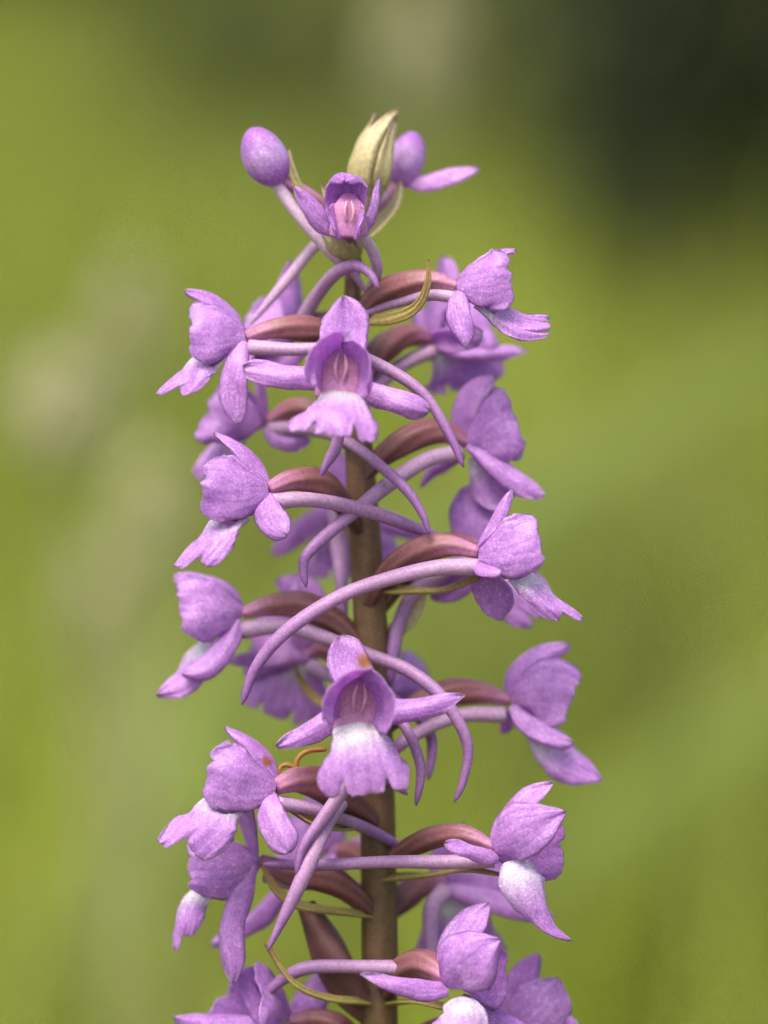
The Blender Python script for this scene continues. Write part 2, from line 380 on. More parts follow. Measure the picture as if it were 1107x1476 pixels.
def seed_head(px, py, d, L, wd, label, seed):
    r = np.random.default_rng(seed)
    top = world(pp((px, py-L/2, -d/PX))); botm = world(pp((px, py+L/2, -d/PX)))
    base = np.array([botm[0]+r.uniform(-.03, .03), botm[1]+0.02, GROUND-0.005])
    root = empty('seed_head_stalk', tuple(base)); tag(root, label, 'grass stalk', 'dry stalks with pale seed heads')
    rel = lambda p: np.asarray(p)-base
    tube('stalk', root, [rel(base), rel(0.5*(base+botm)+np.array([0.006, 0, 0])), rel(botm), rel(top)], [0.0012, 0.001, 0.0008, 0.0004], 'seed', 6, 16, conv=False, tint=(0.1, 0.4))
    n = 170; t = r.random(n); ax = top-botm
    cen = rel(botm)+ax*t[:, None]+nrm(r.normal(0, 1, (n, 3)))*(np.sin(np.pi*np.clip(t*0.9+0.08, 0, 1))*wd)[:, None]*r.uniform(0.3, 1, (n, 1))
    V, F, tn = [], [], []
    for k in range(n):
        d1 = nrm(nrm(ax)+r.normal(0, 0.5, 3)); d2 = nrm(np.cross(d1, r.normal(0, 1, 3))); d3 = np.cross(d1, d2); l = 0.0024; b = len(V)
        V += [cen[k]-d1*l, cen[k]+d2*l*.4, cen[k]+d3*l*.4, cen[k]-d2*l*.4, cen[k]-d3*l*.4, cen[k]+d1*l]
        F += [(b, b+2, b+1), (b, b+3, b+2), (b, b+4, b+3), (b, b+1, b+4), (b+5, b+1, b+2), (b+5, b+2, b+3), (b+5, b+3, b+4), (b+5, b+4, b+1)]
        tn += [r.random()]*6
    t3 = np.zeros((len(V), 3)); t3[:, 0] = tn
    o = link('seed_head', np.array(V), F, M['seed'], root, t3, smooth=False); o['kind'] = 'stuff'
seed_head(92, 585, 0.26, 110, 0.0065, 'palest dry seed head, leftmost beside the upper flowers', 1)
seed_head(185, 450, 0.36, 130, 0.0045, 'faint greenish seed head level with the upper flowers', 2)
seed_head(215, 730, 0.33, 140, 0.005, 'faint beige seed head beside the middle flowers', 3)
seed_head(140, 860, 0.42, 110, 0.004, 'faint low seed head beside the middle flowers', 4)
seed_head(600, 70, 0.55, 190, 0.010, 'tall beige seed head behind the tip of the flower spike', 5)

def wide_blade(pts, base, wd, label, seed):
    P = [base]+[world(pp(p)) for p in pts]; P = np.array(P); b0 = P[0].copy()
    Q = even_spline(P-b0, 24); T = nrm(np.gradient(Q, axis=0)); S = nrm(np.cross(T, FWD)); Nn = np.cross(S, T)
    V = []
    for i in range(24):
        t = i/23; h = wd*min(1, 0.4+3*t)*(1-max(0, t-0.5)**2*3.6)
        V += [Q[i]-S[i]*h+Nn[i]*h*0.35, Q[i], Q[i]+S[i]*h+Nn[i]*h*0.35]
    F = [(3*i+j, 3*i+j+1, 3*i+j+4, 3*i+j+3) for i in range(23) for j in range(2)]
    t3 = np.zeros((len(V), 3)); t3[:, 0] = 0.5
    o = link('grass_blade', np.array(V), F, M['blade'], None, t3); o.location = b0
    tag(o, label, 'grass blade', 'broad grass blades close behind the orchid')
f = lambda d: -d*1.7/PX
wide_blade([(420, 960, f(.30)), (700, 770, f(.31)), (960, 600, f(.32)), (1200, 480, f(.33)), (1420, 420, f(.34))], np.array([-0.16, 0.48, GROUND-0.004]), 0.0055, 'broad pale grass blade leaning across beside the middle flowers', 1)
wide_blade([(640, 1400, f(.36)), (860, 1240, f(.36)), (1040, 1080, f(.37)), (1240, 950, f(.38)), (1400, 890, f(.38))], np.array([0.0, 0.58, GROUND-0.004]), 0.010, 'broad pale grass blade leaning across beside the lower flowers', 2)
wide_blade([(250, 1330, f(.34)), (225, 1150, f(.34)), (260, 980, f(.35)), (330, 860, f(.36))], np.array([-0.05, 0.56, GROUND-0.004]), 0.007, 'upright pale grass blade beside the lowest flowers', 3)

# ------------------------------------------------------------------ the orchid
base = np.array([0.004, -0.012, GROUND])
plant = empty('orchid', (0, 0, 0)); tag(plant, 'purple orchid spike with brown stem and spurred lilac flowers', 'orchid')
st = world(pp(np.array([(507, 330, -4), (508, 420, 0), (512, 560, 0), (520, 700, 0), (530, 850, 0), (538, 1000, 0), (544, 1200, 0), (547, 1400, 0), (548, 1600, -10)], float)))
stp = list(st)+[np.array([0.001, st[-1][1]-0.004, -0.10]), np.array([0.003, st[-1][1]-0.008, -0.2]), np.array([0.004, st[-1][1]-0.01, GROUND-0.006])]
Ps = even_spline(np.array(stp), 160)
# stem radius in metres along its length
zz = Ps[:, 2]; ztab = [-0.31, -0.1, -0.03, -0.01, 0.0, 0.0075, 0.012, 0.016]; rtab = [0.0019, 0.0013, 0.00106, 0.00098, 0.0009, 0.0007, 0.00052, 0.0003]
Rs = np.interp(zz, ztab, rtab)
def stem():
    sides = 20; ph = np.linspace(0, 2*math.pi, sides, endpoint=False); V, tn = [], []
    for i, p in enumerate(Ps):
        k = 1+0.035*np.cos(5*ph+0.01*i)+0.02*np.cos(9*ph+i*0.03)
        V.append(p+Rs[i]*np.stack([k*np.cos(ph), k*np.sin(ph), 0*ph], 1)); tn.append(np.full(sides, 1-i/159))
    V = np.vstack(V); N = len(Ps)
    F = [(i*sides+j, (i+1)*sides+j, (i+1)*sides+(j+1) % sides, i*sides+(j+1) % sides) for i in range(N-1) for j in range(sides)]
    F.append(tuple(range(sides)))
    t3 = np.zeros((len(V), 3)); t3[:, 0] = np.concatenate(tn)
    link('stem', V, F, M['stem'], plant, t3)
stem()

def lobes(u):
    a = abs(u)
    e = 1.0-0.03*a-0.20*math.exp(-((a-0.42)/0.045)**2)
    if a > 0.78: e -= 0.24*((a-0.78)/0.22)**2
    return e
def hood_end(u):       # the truncate, slightly toothed front of a petal; u=+1 is its upper edge
    e = 0.92+0.06*u-0.07*math.exp(-((u-0.15)/0.14)**2)
    a = abs(u)
    if a > 0.72: e -= (0.16 if u > 0 else 0.30)*((a-0.72)/0.28)**2
    return e
def front_end(u):
    e = 0.97+0.015*math.sin(5*u)
    if u < -0.6: e -= 0.28*((-u-0.6)/0.4)**2
    return e
def side_end(u):       # u=+1 is the upper edge
    a = abs(u); e = 0.93+0.04*u-0.05*math.exp(-((u-0.35)/0.10)**2)-0.03*math.exp(-((u+0.3)/0.12)**2)+0.012*math.sin(17*u)
    if a > 0.66: e -= (0.14 if u > 0 else 0.36)*((a-0.66)/0.34)**2
    return e
def side_lip(u):       # a lip seen from the side: long outer tip, rounded near lobe; u=+1 is the near lobe
    e = 0.80 if u > 0.0 else 1.0
    e = 0.88-0.12*math.tanh((u+0.12)*9)-0.10*math.exp(-((u+0.05)/0.07)**2)
    if u > 0.5: e -= 0.30*((u-0.5)/0.5)**2
    if u < -0.75: e -= 0.2*((-u-0.75)/0.25)**2
    return e
def lip_white(t, u, c=0.17):
    return np.clip(1.1*np.exp(-(np.maximum(t-c, 0)/0.24)**2)*(1-0.45*u**2), 0, 1)
FN = [0]
LABELS = {}
def flower(J, az, pitch=0.0, rollf=0.0, s=1.0, sep=(0, 0), seplen=1.0, lip=None, lipw=1.0, dors=0.0, over=None, ovary=None, spur=None, bract=None, spr=8.0,
           ovr=16.0, column=False, skip=(), hood=1.0, label=None, hoodn=0.0, white=1.0, sptint=(0.32, 1.0)):
    """One flower. J: where ovary and petals meet; az: which way it faces (0 = the viewer, 90 = right)."""
    over = over or {}
    FN[0] += 1; sd = FN[0]*17; r = np.random.default_rng(sd)
    fl = empty('flower', None, plant)
    if label: fl['label'] = label
    J = pp(J); a, p = math.radians(az), math.radians(pitch)
    F = np.array([math.sin(a)*math.cos(p), math.sin(p), math.cos(a)*math.cos(p)])
    U = nrm(np.array([0, 1.0, 0])-F*F[1]); R = np.cross(U, F)
    c_, s_ = math.cos(math.radians(rollf)), math.sin(math.radians(rollf)); U, R = U*c_+R*s_, R*c_-U*s_
    loc = lambda q: J+s*(q[0]*R+q[1]*U+q[2]*F)
    vec = lambda q: q[0]*R+q[1]*U+q[2]*F
    jit = lambda k=3: r.normal(0, k, 3)
    if 'near' in over:
        nk, fk = ('pr', 'pl') if az < 0 else ('pl', 'pr')
        nd = dict(over.pop('near')); m0 = [np.array(q, float) for q in nd['mid']]
        nv = np.array(nd.get('n', (0, -.12, 1)), float)
        nd['n'] = nv; nd.setdefault('roll', [.5, .45, .35]); nd.setdefault('end', side_end if az < 0 else (lambda u: side_end(-u)))
        over[nk] = nd
        K = len(m0)-1
        over[fk] = dict(nd, mid=[tuple(q*np.array([1, 1, 1])+np.array([(m0[0]-q)[0]*.10, (m0[0]-q)[1]*.10-2, -8-58*i/K])) for i, q in enumerate(m0)], n=nv*np.array([1, 1, -1]),
                        end=(lambda u: side_end(-u)) if az < 0 else side_end)
    def part(name, key, mid, wid, n, **kw):
        if key in skip: return
        ov = dict(over.get(key, {}))
        if 'mid' in ov: m = [pp(q) for q in ov.pop('mid')]; sc = 1
        else: m = [loc(np.array(q, float)+(jit() if i else 0)) for i, q in enumerate(mid)]; sc = s
        if 'n' in ov: nn = np.asarray(ov.pop('n'), float)*np.array([1, -1, 1])
        else: nn = np.array([vec(q) for q in n]) if isinstance(n, list) else vec(n)
        wv = ov.pop('wid', None)
        wv = [q*sc for q in wid] if wv is None else wv
        kw.update(ov)
        patch(name, fl, m, wv, nn, seed=sd+hash_key[key], **kw)
    hash_key = {'dorsal': 1, 'pl': 2, 'pr': 3, 'sl': 4, 'sr': 5, 'lip': 6}
    # dorsal sepal: an upright ovate blade behind the hood
    part('dorsal_sepal', 'dorsal', [(0, 0, 2), (0, 45, 8+dors*.4), (0, 85, 16+dors), (0, 118, 24+dors*1.6)], [26, 60, 74, 66, 44], (0, -0.15, 1), roll=-0.35, th=5, ruff=1.5)
    # two petals that lean together into a hood
    for key, sg in (('pl', -1), ('pr', 1)):
        fr = column
        part('petal', key, [(sg*5, 4, 2), (sg*24, 14, 28), (sg*(34+hoodn), (26 if fr else 20)*hood, 62), (sg*((40 if fr else 37)+hoodn), (33 if fr else 26)*hood, 92)], [20, 66, 98*hood, 106*hood, 103*hood] if fr else [20, 66, 98*hood, 116*hood, 116*hood],
             [(sg*1, 0.15, 0.1), (sg*1, 0.5, 0), (sg*1, 0.55, -.1)] if fr else [(sg*1, 0.15, 0.1), (sg*1, 0.35, 0), (sg*1, 0.42, 0)], roll=[0.5, 0.8, 0.9, 0.88] if fr else [0.4, 0.5, 0.42, 0.36], end=(front_end if fr else hood_end) if sg < 0 else (lambda u, g=(front_end if fr else hood_end): g(-u)), nt_=18, nu=16, th=5, ruff=0.9 if fr else 2.2, fold=0.8 if fr else 2.6, edge=0.2)
    # lateral sepals, margins rolled back into half-tubes
    for key, sg, dr in (('sl', -1, sep[0]), ('sr', 1, sep[1])):
        d = math.radians(dr); q = lambda x, f_: (sg*x*math.cos(d), x*math.sin(d)-4, f_)
        part('lateral_sepal', key, [q(6, 0), q(45*seplen, 6), q(90*seplen, 8), q(140*seplen, 6)], [26, 44, 48, 45, 36], (0, 0.35, 1), roll=[0.5, 1.2, 1.4, 1.0, 0.35], th=5, ruff=2.0, tipround=0.2)
    # three-lobed lip
    lm = lip or [(0, -12, 12), (0, -26, 52), (0, -62, 84), (0, -108, 104)]
    part('lip', 'lip', lm, [x*lipw for x in (50, 72, 92, 124, 150)], [(0, 1, 0.3), (0, 0.9, 0.7), (0, 0.5, 1)], roll=[0.5, 0.6, 0.55, 0.4], end=lobes, nt_=24, nu=40, th=5, ruff=2.2,
         white=lambda t, u: white*lip_white(t, u, 0.25 if column else 0.14), edge=0.25)
    if column:
        tube('column', fl, [loc(q) for q in ((0, -28, 20), (0, -4, 24), (0, 24, 26), (0, 50, 22))], [34*s, 33*s, 28*s, 10*s], 'column', 18, 16, ref=F, flat=0.45, tint=(0, 0.9))
        for sg in (-1, 1):
            tube('anther', fl, [loc(q) for q in ((sg*4, -4, 44), (sg*8, 16, 47), (sg*4, 36, 44))], [1.2*s, 3.4*s, 1.2*s], 'anther', 8, 10)
    if ovary is not None:
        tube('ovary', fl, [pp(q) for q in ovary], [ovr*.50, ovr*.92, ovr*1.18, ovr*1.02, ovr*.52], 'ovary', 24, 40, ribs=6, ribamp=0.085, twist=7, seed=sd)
    if spur is not None:
        k = spr
        tube('spur', fl, [pp(q) for q in spur], [k*1.25, k*1.1, k, k*.92, k*.8, k*.45], 'spur', 14, 48, seed=sd, wob=0.7, tint=sptint, ribs=2, ribamp=0.07, twist=3.0)
    for b_ in (bract or []):
        b = dict(b_); b.setdefault('mat', 'bract')
        bm = [list(q) for q in b.pop('mid')]
        sx = float(np.interp(bm[0][1], [330, 420, 560, 700, 850, 1000, 1200, 1400, 1600], [507, 508, 512, 520, 530, 538, 544, 547, 548]))
        bm[0] = [0.75*sx+0.25*bm[0][0], bm[0][1]+2, 12 if bm[0][2] > 0 else -6]
        patch('bract', fl, [pp(q) for q in bm], b.pop('wid'), np.asarray(b.pop('n', (0, -1, 0.5)), float)*np.array([1, -1, 1]), roll=b.pop('roll', -0.7), th=5, ruff=1, seed=sd+9, tipround=0.15, **b)
    return fl

BROWN += [(527, 953, 14), (742, 1168, 12), (384, 1098, 9)]
# --- top of the spike: two buds, the unopened bract cluster and a small flower
def bud(mid, rad, label, ovary=None, spur=None, ovr=9, spr=7, extra=None, bract=None):
    fl = empty('flower_bud', None, plant); fl['label'] = label
    P = [pp(q) for q in mid]
    Q = even_spline(P, 22); N = 22; T = nrm(np.gradient(Q, axis=0)); a = nrm(np.cross(T[0], [0, 0.3, 1.0])); sides = 28
    ph = np.linspace(0, 2*math.pi, sides, endpoint=False); V = []
    tq = np.linspace(0, 1, N); tq = 0.5-0.5*np.cos(math.pi*tq); Q = np.stack([np.interp(tq, np.linspace(0, 1, N), Q[:, k]) for k in range(3)], 1)
    R = rad*np.clip(np.sin(math.pi*np.clip(tq, 0, 1)**0.92), 0, 1)**0.5; R[0] = max(R[0], 7)
    for i in range(N):
        b = np.cross(T[i], a); k = 1-0.05*np.exp(-((np.mod(ph-1.9, 2.09)-1.0)/0.10)**2)
        V.append(Q[i]+max(R[i], .5)*((k*np.cos(ph))[:, None]*a+(k*np.sin(ph))[:, None]*b))
    V = np.vstack(V+[Q[:1], Q[-1:]])
    Fc = [(i*sides+j, i*sides+(j+1) % sides, (i+1)*sides+(j+1) % sides, (i+1)*sides+j) for i in range(N-1) for j in range(sides)]
    Fc += [(len(V)-2, (j+1) % sides, j) for j in range(sides)]+[(len(V)-1, (N-1)*sides+j, (N-1)*sides+(j+1) % sides) for j in range(sides)]
    t = np.zeros((len(V), 3)); t[:, 1] = 0.25
    tt = np.r_[np.repeat(tq, sides), 0, 1]; t[:, 0] = 0.30*np.exp(-((tt-0.5)/0.22)**2); pj = np.r_[np.tile(np.linspace(-1, 1, sides), N), 0, 0]  # lit middle of the bud painted into the tint as a paler band
    t[:, 1] = 0.30+0.35*np.exp(-((tt-1)/0.3)**2)
    link('closed_petals', world(V), Fc, M['petal'], fl, t, np.stack([pj, tt], 1))
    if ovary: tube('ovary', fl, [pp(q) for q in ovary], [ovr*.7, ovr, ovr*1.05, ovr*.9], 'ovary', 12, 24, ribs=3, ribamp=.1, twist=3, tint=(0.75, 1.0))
    if spur: tube('spur', fl, [pp(q) for q in spur], [spr*1.2, spr*1.05, spr, spr*.85, spr*.45], 'spur', 12, 36, tint=(-0.1, 0.45), wob=.6)
    for e in (extra or []):
        patch('lateral_sepal', fl, [pp(q) for q in e[0]], e[1], np.array(e[2], float)*np.array([1, -1, 1]), roll=1.2, th=6, ruff=1, seed=4)
    for b in (bract or []):
        patch('bract', fl, [pp(q) for q in b[0]], b[1], np.array(b[2], float)*np.array([1, -1, 1]), roll=-0.8, th=5, ruff=.8, seed=6, mat='cream', tipround=.15)
    return fl
bud([(404, 266, 30), (391, 243, 32), (377, 219, 34), (360, 185, 34)], 33, 'closed egg-shaped purple bud at the top', ovary=[(502, 352, 4), (470, 300, 14), (430, 272, 24), (400, 256, 30)], ovr=9,
    spur=[(398, 262, 30), (430, 312, 34), (470, 358, 30), (505, 390, 22), (533, 428, 16)], spr=8, bract=[([(432, 275, 30), (423, 250, 34), (416, 214, 34)], [14, 13, 6, 3], (0, 0, 1))])
bud([(574, 268, -70), (580, 245, -72), (588, 222, -74), (597, 190, -76)], 27, 'half open purple bud beside the cream tip', ovary=[(510, 352, -4), (540, 320, -40), (560, 290, -62), (574, 264, -70)], ovr=10,
    spur=[(560, 285, -66), (510, 308, -40), (458, 350, -20), (408, 410, -10), (358, 470, -5)], spr=8.5,
    extra=[([(582, 262, -70), (615, 262, -60), (655, 252, -55), (691, 243, -52)], [16, 32, 34, 28, 14], (0, -0.5, 1))],
    bract=[([(512, 352, 0), (545, 325, -20), (570, 295, -30), (578, 258, -34)], [18, 26, 20, 5], (-.5, -.3, 1))])
def tip():
    fl = empty('bract_cluster', None, plant); fl['label'] = 'cream pointed bracts at the very tip'
    for k, (mid, wid, n) in enumerate([
        ([(522, 300, 2), (515, 255, 26), (530, 205, 24), (574, 154, 0)], [26, 46, 44, 26, 5], (-.45, 0, 1)),
        ([(530, 300, 0), (550, 255, 18), (562, 205, 12), (572, 160, 0)], [26, 40, 36, 20, 5], (.6, 0, 1)),
        ([(520, 300, -10), (514, 250, -8), (522, 205, -14), (542, 164, -12)], [24, 40, 36, 18, 4], (-.6, 0, .7)),
        ([(528, 300, -12), (542, 250, -22), (556, 200, -20), (570, 165, -8)], [24, 44, 40, 18, 4], (.2, 0, -1)),
        ([(514, 384, 16), (500, 368, 50), (482, 350, 66), (462, 326, 60)], [20, 38, 40, 16], (-.3, .2, 1)),
        ([(512, 370, 12), (500, 335, 34), (478, 300, 44), (463, 262, 46)], [24, 36, 22, 12, 4], (-.2, 0, 1))]):
        patch('bract', fl, [pp(q) for q in mid], wid, np.array(n, float)*np.array([1, -1, 1]), roll=0.85, th=6, ruff=2.2, fold=3.2, nu=18, seed=40+k, mat='cream', tipround=.12)
    tube('spike_tip', fl, [pp(q) for q in ((507, 345, 0), (516, 310, -2), (528, 270, 0), (545, 225, 0))], [14, 17, 18, 5], 'bract', 12, 14)
tip()
SB = lambda *q: q
flower((502, 318, 90), 2, s=.80, column=True, skip=('lip',), label='small half open flower below the cream tip', hood=.9, sptint=(0, .6),
       over={'dorsal': dict(mid=[(500, 334, 96), (499, 292, 92), (499, 260, 102), (499, 251, 120), (499, 262, 140)], wid=[56, 72, 78, 74, 52], n=[(0, 0, 1), (0, 0, 1), (0, 1, .6), (0, 1, -.3)], roll=[-1.1, -1.15, -1.2, -1.0], tone=.35, nu=18, nt_=24, fold=1),
             'pl': dict(mid=[(494, 332, 100), (482, 320, 122), (474, 305, 138)], wid=[20, 50, 58, 50], n=(-1, -.2, .25), roll=.3, end=None),
             'pr': dict(mid=[(506, 332, 100), (518, 320, 122), (526, 305, 138)], wid=[20, 50, 58, 50], n=(1, -.2, .25), roll=.3, end=None),
             'sl': dict(mid=[(488, 335, 92), (462, 318, 100), (442, 292, 104), (424, 268, 104)], wid=[22, 34, 34, 26, 12], n=(-.3, -.3, 1), roll=.9),
             'sr': dict(mid=[(512, 335, 92), (530, 325, 98), (542, 295, 100), (545, 256, 100)], wid=[18, 24, 22, 18, 8], n=(.8, 0, 1), roll=.9)},
       ovary=[(508, 385, 6), (500, 352, 40), (500, 326, 84)], ovr=12, spur=[(510, 335, 86), (532, 352, 70), (543, 380, 55), (540, 405, 40), (524, 436, 30)], spr=8)
# --- upper left, facing left
flower((352, 487, 70), -66, s=1.0, label='lilac flower facing away from the stem, spur passing behind the upper open flower',
       over={'near': dict(mid=[(352, 485, 74), (325, 482, 88), (298, 480, 96), (266, 478, 96)], wid=[24, 66, 92, 98, 90]),
             'sr': dict(mid=[(350, 492, 78), (340, 525, 92), (334, 560, 96), (342, 612, 92)], wid=[18, 40, 48, 46, 22], n=(-.25, 0, 1), roll=.8),
             'dorsal': dict(mid=[(352, 482, 62), (335, 455, 66), (305, 432, 70), (266, 420, 72)], wid=[16, 34, 34, 26, 16], n=(.3, -1, .6), roll=.5),
             'lip': dict(mid=[(322, 506, 72), (290, 522, 80), (270, 548, 86), (232, 576, 88)], wid=[32, 50, 56, 56, 46], n=(-.5, -.5, .8), end=lambda u: side_lip(-u))},
       ovary=[(502, 505, 14), (470, 480, 40), (420, 472, 58), (385, 476, 66), (354, 485, 70)], ovr=15,
       spur=[(358, 500, 74), (420, 503, 80), (480, 504, 84), (540, 524, 90), (608, 566, 104), (648, 625, 118), (669, 674, 124)], spr=9.5)
# --- upper flower turned to the viewer
flower((490, 548, 150), 0, pitch=4, rollf=4, s=1.0, column=True, label='upper fully open flower seen from the front', sep=(6, -13), seplen=1.02, dors=-20, lipw=1.06,
       lip=[(0, -14, 20), (0, -24, 56), (0, -52, 84), (0, -94, 104)], ovary=[(508, 520, 10), (502, 512, 60), (494, 532, 110), (490, 546, 146)], spur=[(488, 566, 140), (488, 610, 110), (484, 645, 128), (472, 668, 152), (462, 686, 168)], spr=9)
# --- upper right, facing right
flower((660, 416, 100), 62, pitch=6, s=.95, label='lilac flower with an olive bract arching over its ovary',
       over={'near': dict(mid=[(660, 414, 104), (690, 408, 120), (715, 404, 128), (744, 398, 128)], wid=[24, 62, 86, 94, 84], n=(0, -.2, 1)),
             'sl': dict(mid=[(660, 420, 106), (658, 445, 122), (664, 470, 130), (672, 502, 132)], wid=[18, 38, 44, 36, 18], n=(-.35, 0, 1), roll=.6),
             'dorsal': dict(mid=[(660, 412, 92), (685, 385, 94), (715, 365, 94), (744, 362, 94)], wid=[16, 34, 36, 30, 18], n=(-.3, -1, .4), roll=.5),
             'lip': dict(mid=[(690, 432, 96), (725, 452, 104), (755, 468, 108), (794, 470, 108)], wid=[26, 42, 52, 54, 52], n=(.15, -.6, .8))},
       ovary=[(512, 462, 12), (545, 425, 50), (590, 408, 78), (630, 406, 92), (660, 414, 100)], ovr=16, spur=[(656, 428, 98), (620, 424, 92), (580, 432, 70), (530, 448, 40), (480, 470, 20), (440, 505, 10)], spr=9,
       bract=[dict(mid=[(520, 458, 30), (560, 460, 72), (598, 445, 108), (616, 412, 124), (618, 374, 126)], wid=[18, 22, 19, 14, 6], n=(-.4, -.3, 1))])
# --- behind it, facing right and away
flower((622, 488, -95), 118, s=1.0, label='blurred flower half hidden behind the bract flower', sep=(5, 0),
       over={'sr': dict(mid=[(625, 492, -95), (665, 505, -85), (710, 506, -80), (760, 506, -78)], wid=[20, 32, 32, 28, 16], n=(0, -.4, 1), roll=1.0),
             'lip': dict(mid=[(632, 500, -100), (650, 515, -110), (665, 535, -118), (672, 562, -122)], wid=[40, 70, 100, 128, 120], n=(0, -.3, 1)),
             'pr': dict(mid=[(622, 490, -100), (622, 470, -110), (630, 450, -120)], wid=[24, 52, 62, 56], n=(.1, 0, 1), roll=.5, end=None)},
       ovary=[(516, 560, -10), (545, 510, -40), (585, 484, -70), (622, 488, -95)], ovr=17, spur=[(622, 505, -92), (590, 520, -70), (555, 545, -45), (525, 575, -20), (500, 600, 0), (470, 612, 20)], spr=10)
# --- behind, upper left, facing left and away
flower((432, 478, -60), -125, s=.85, label='blurred flower hidden behind the upper left ovary',
       over={'sr': dict(mid=[(440, 500, -60), (415, 518, -64), (390, 522, -70), (352, 518, -76)], wid=[20, 34, 34, 18], n=(0, -.4, 1), roll=1.0),
             'sl': dict(mid=[(440, 475, -64), (420, 465, -75), (390, 464, -80), (370, 470, -82)], wid=[16, 26, 26, 16], n=(0, -.6, 1), roll=.8)},
       skip=('lip',), ovary=[(508, 500, -8), (480, 470, -30), (455, 466, -50), (432, 476, -60)], ovr=14,
       spur=[(432, 470, -50), (455, 428, -10), (482, 396, 40), (512, 383, 80), (534, 394, 100), (546, 417, 108)], spr=9.5)
# --- left, blurred, under the upper left flower
flower((385, 610, -70), -100, s=.95, label='blurred flower under the upper left flower',
       over={'sr': dict(mid=[(385, 615, -60), (395, 630, -50), (420, 638, -46), (448, 634, -46)], wid=[16, 26, 28, 16], n=(0, -.4, 1), roll=.9),
             'lip': dict(mid=[(350, 625, -72), (320, 645, -72), (300, 670, -74), (285, 690, -76)], wid=[26, 40, 50, 50], n=(-.4, -.5, .8))},
       ovary=[(512, 648, -10), (470, 605, -36), (430, 590, -56), (385, 606, -70)], ovr=16,
       spur=[(390, 618, -66), (440, 618, -40), (490, 632, 20), (540, 664, 70), (585, 704, 104), (608, 740, 116), (619, 772, 120)], spr=9.5)
# --- right, blurred hood
flower((672, 640, -10), 78, pitch=8, s=1.12, label='softly blurred flower with a long spur crossing in front of the stem', 
       over={'sl': dict(mid=[(676, 640, -2), (705, 655, 12), (738, 685, 18), (784, 716, 20)], wid=[20, 38, 42, 40, 24], n=(.2, -.7, .8), roll=.9),
             'sr': dict(mid=[(668, 655, -30), (645, 668, -50), (622, 680, -60), (606, 702, -64)], wid=[14, 20, 20, 16, 10], n=(0, -.5, 1), roll=.8),
             'lip': dict(mid=[(692, 656, -16), (700, 680, -20), (716, 702, -22), (742, 716, -22)], wid=[30, 50, 66, 74, 60], n=(.1, -.2, 1)),
             'near': dict(mid=[(676, 640, -2), (702, 628, 14), (724, 616, 20), (752, 604, 20)], wid=[24, 70, 104, 118, 108]),
             'dorsal': dict(mid=[(670, 634, -14), (666, 600, -16), (685, 565, -18), (715, 543, -18)], wid=[20, 52, 62, 50, 26], n=(-.5, -.5, .7), roll=.5)},
       ovary=[(522, 690, 12), (555, 655, 8), (600, 628, 4), (640, 622, -4), (674, 638, -10)], ovr=17,
       spur=[(662, 652, 0), (615, 664, 26), (560, 698, 52), (500, 746, 84), (446, 796, 112), (437, 818, 116), (441, 848, 118)], spr=10.5)
# --- middle left, facing left, sharp
flower((386, 706, 125), -58, s=1.0, label='sharp lilac flower with white throat lip, above the blurred left flower',
       over={'near': dict(mid=[(386, 706, 130), (352, 708, 148), (322, 706, 158), (282, 700, 160)], wid=[24, 72, 98, 100, 88]),
             'sr': dict(mid=[(384, 712, 128), (386, 735, 148), (394, 752, 160), (414, 772, 170)], wid=[16, 42, 50, 46, 30], n=(-.2, -.2, 1), roll=.55),
             'dorsal': dict(mid=[(386, 700, 118), (366, 668, 114), (342, 642, 110), (308, 624, 106)], wid=[18, 40, 40, 30, 18], n=(.2, -1, .7), roll=.5),
             'lip': dict(mid=[(346, 736, 126), (320, 756, 140), (302, 788, 150), (262, 826, 152)], wid=[40, 58, 66, 66, 52], n=(-.45, -.4, .85), end=lambda u: side_lip(-u))},
       ovary=[(518, 765, 14), (490, 722, 50), (455, 694, 82), (420, 692, 106), (388, 704, 124)], ovr=17,
       spur=[(392, 722, 122), (440, 720, 112), (500, 730, 88), (560, 746, 70), (640, 778, 40)], spr=11)
# --- middle right, facing right, sharp
flower((690, 800, 110), 55, pitch=10, s=1.0, label='sharp flower with long curved spur reaching past the stem',
       over={'near': dict(mid=[(690, 802, 114), (722, 796, 134), (750, 788, 144), (788, 778, 146)], wid=[24, 68, 90, 96, 84]),
             'dorsal': dict(mid=[(692, 792, 100), (706, 765, 100), (722, 735, 98), (738, 706, 96)], wid=[18, 30, 28, 22, 12], n=(-.6, -.3, .7), roll=.6),
             'sl': dict(mid=[(688, 812, 116), (695, 816, 134), (708, 822, 152), (724, 826, 166)], wid=[16, 32, 34, 30, 20], n=(0, -1, .4), roll=.9),
             'lip': dict(mid=[(742, 826, 112), (772, 846, 118), (796, 874, 120), (836, 900, 118)], wid=[36, 46, 50, 46, 36], n=(.35, -.45, .8), end=side_lip),
             'sr': dict(mid=[(695, 818, 80), (705, 845, 70), (715, 866, 66), (722, 895, 64)], wid=[20, 46, 58, 50, 20], n=(0, 0, 1), roll=.6)},
       ovary=[(530, 872, 14), (560, 825, 50), (600, 796, 80), (645, 786, 98), (690, 796, 110)], ovr=17,
       spur=[(690, 817, 112), (630, 818, 118), (560, 834, 126), (490, 860, 132), (415, 908, 136), (370, 960, 136), (349, 1016, 134)], spr=10.5,
       bract=[dict(mid=[(535, 850, 28), (590, 852, 60), (640, 850, 84), (692, 832, 100)], wid=[20, 18, 12, 4], n=(0, -1, .4))])
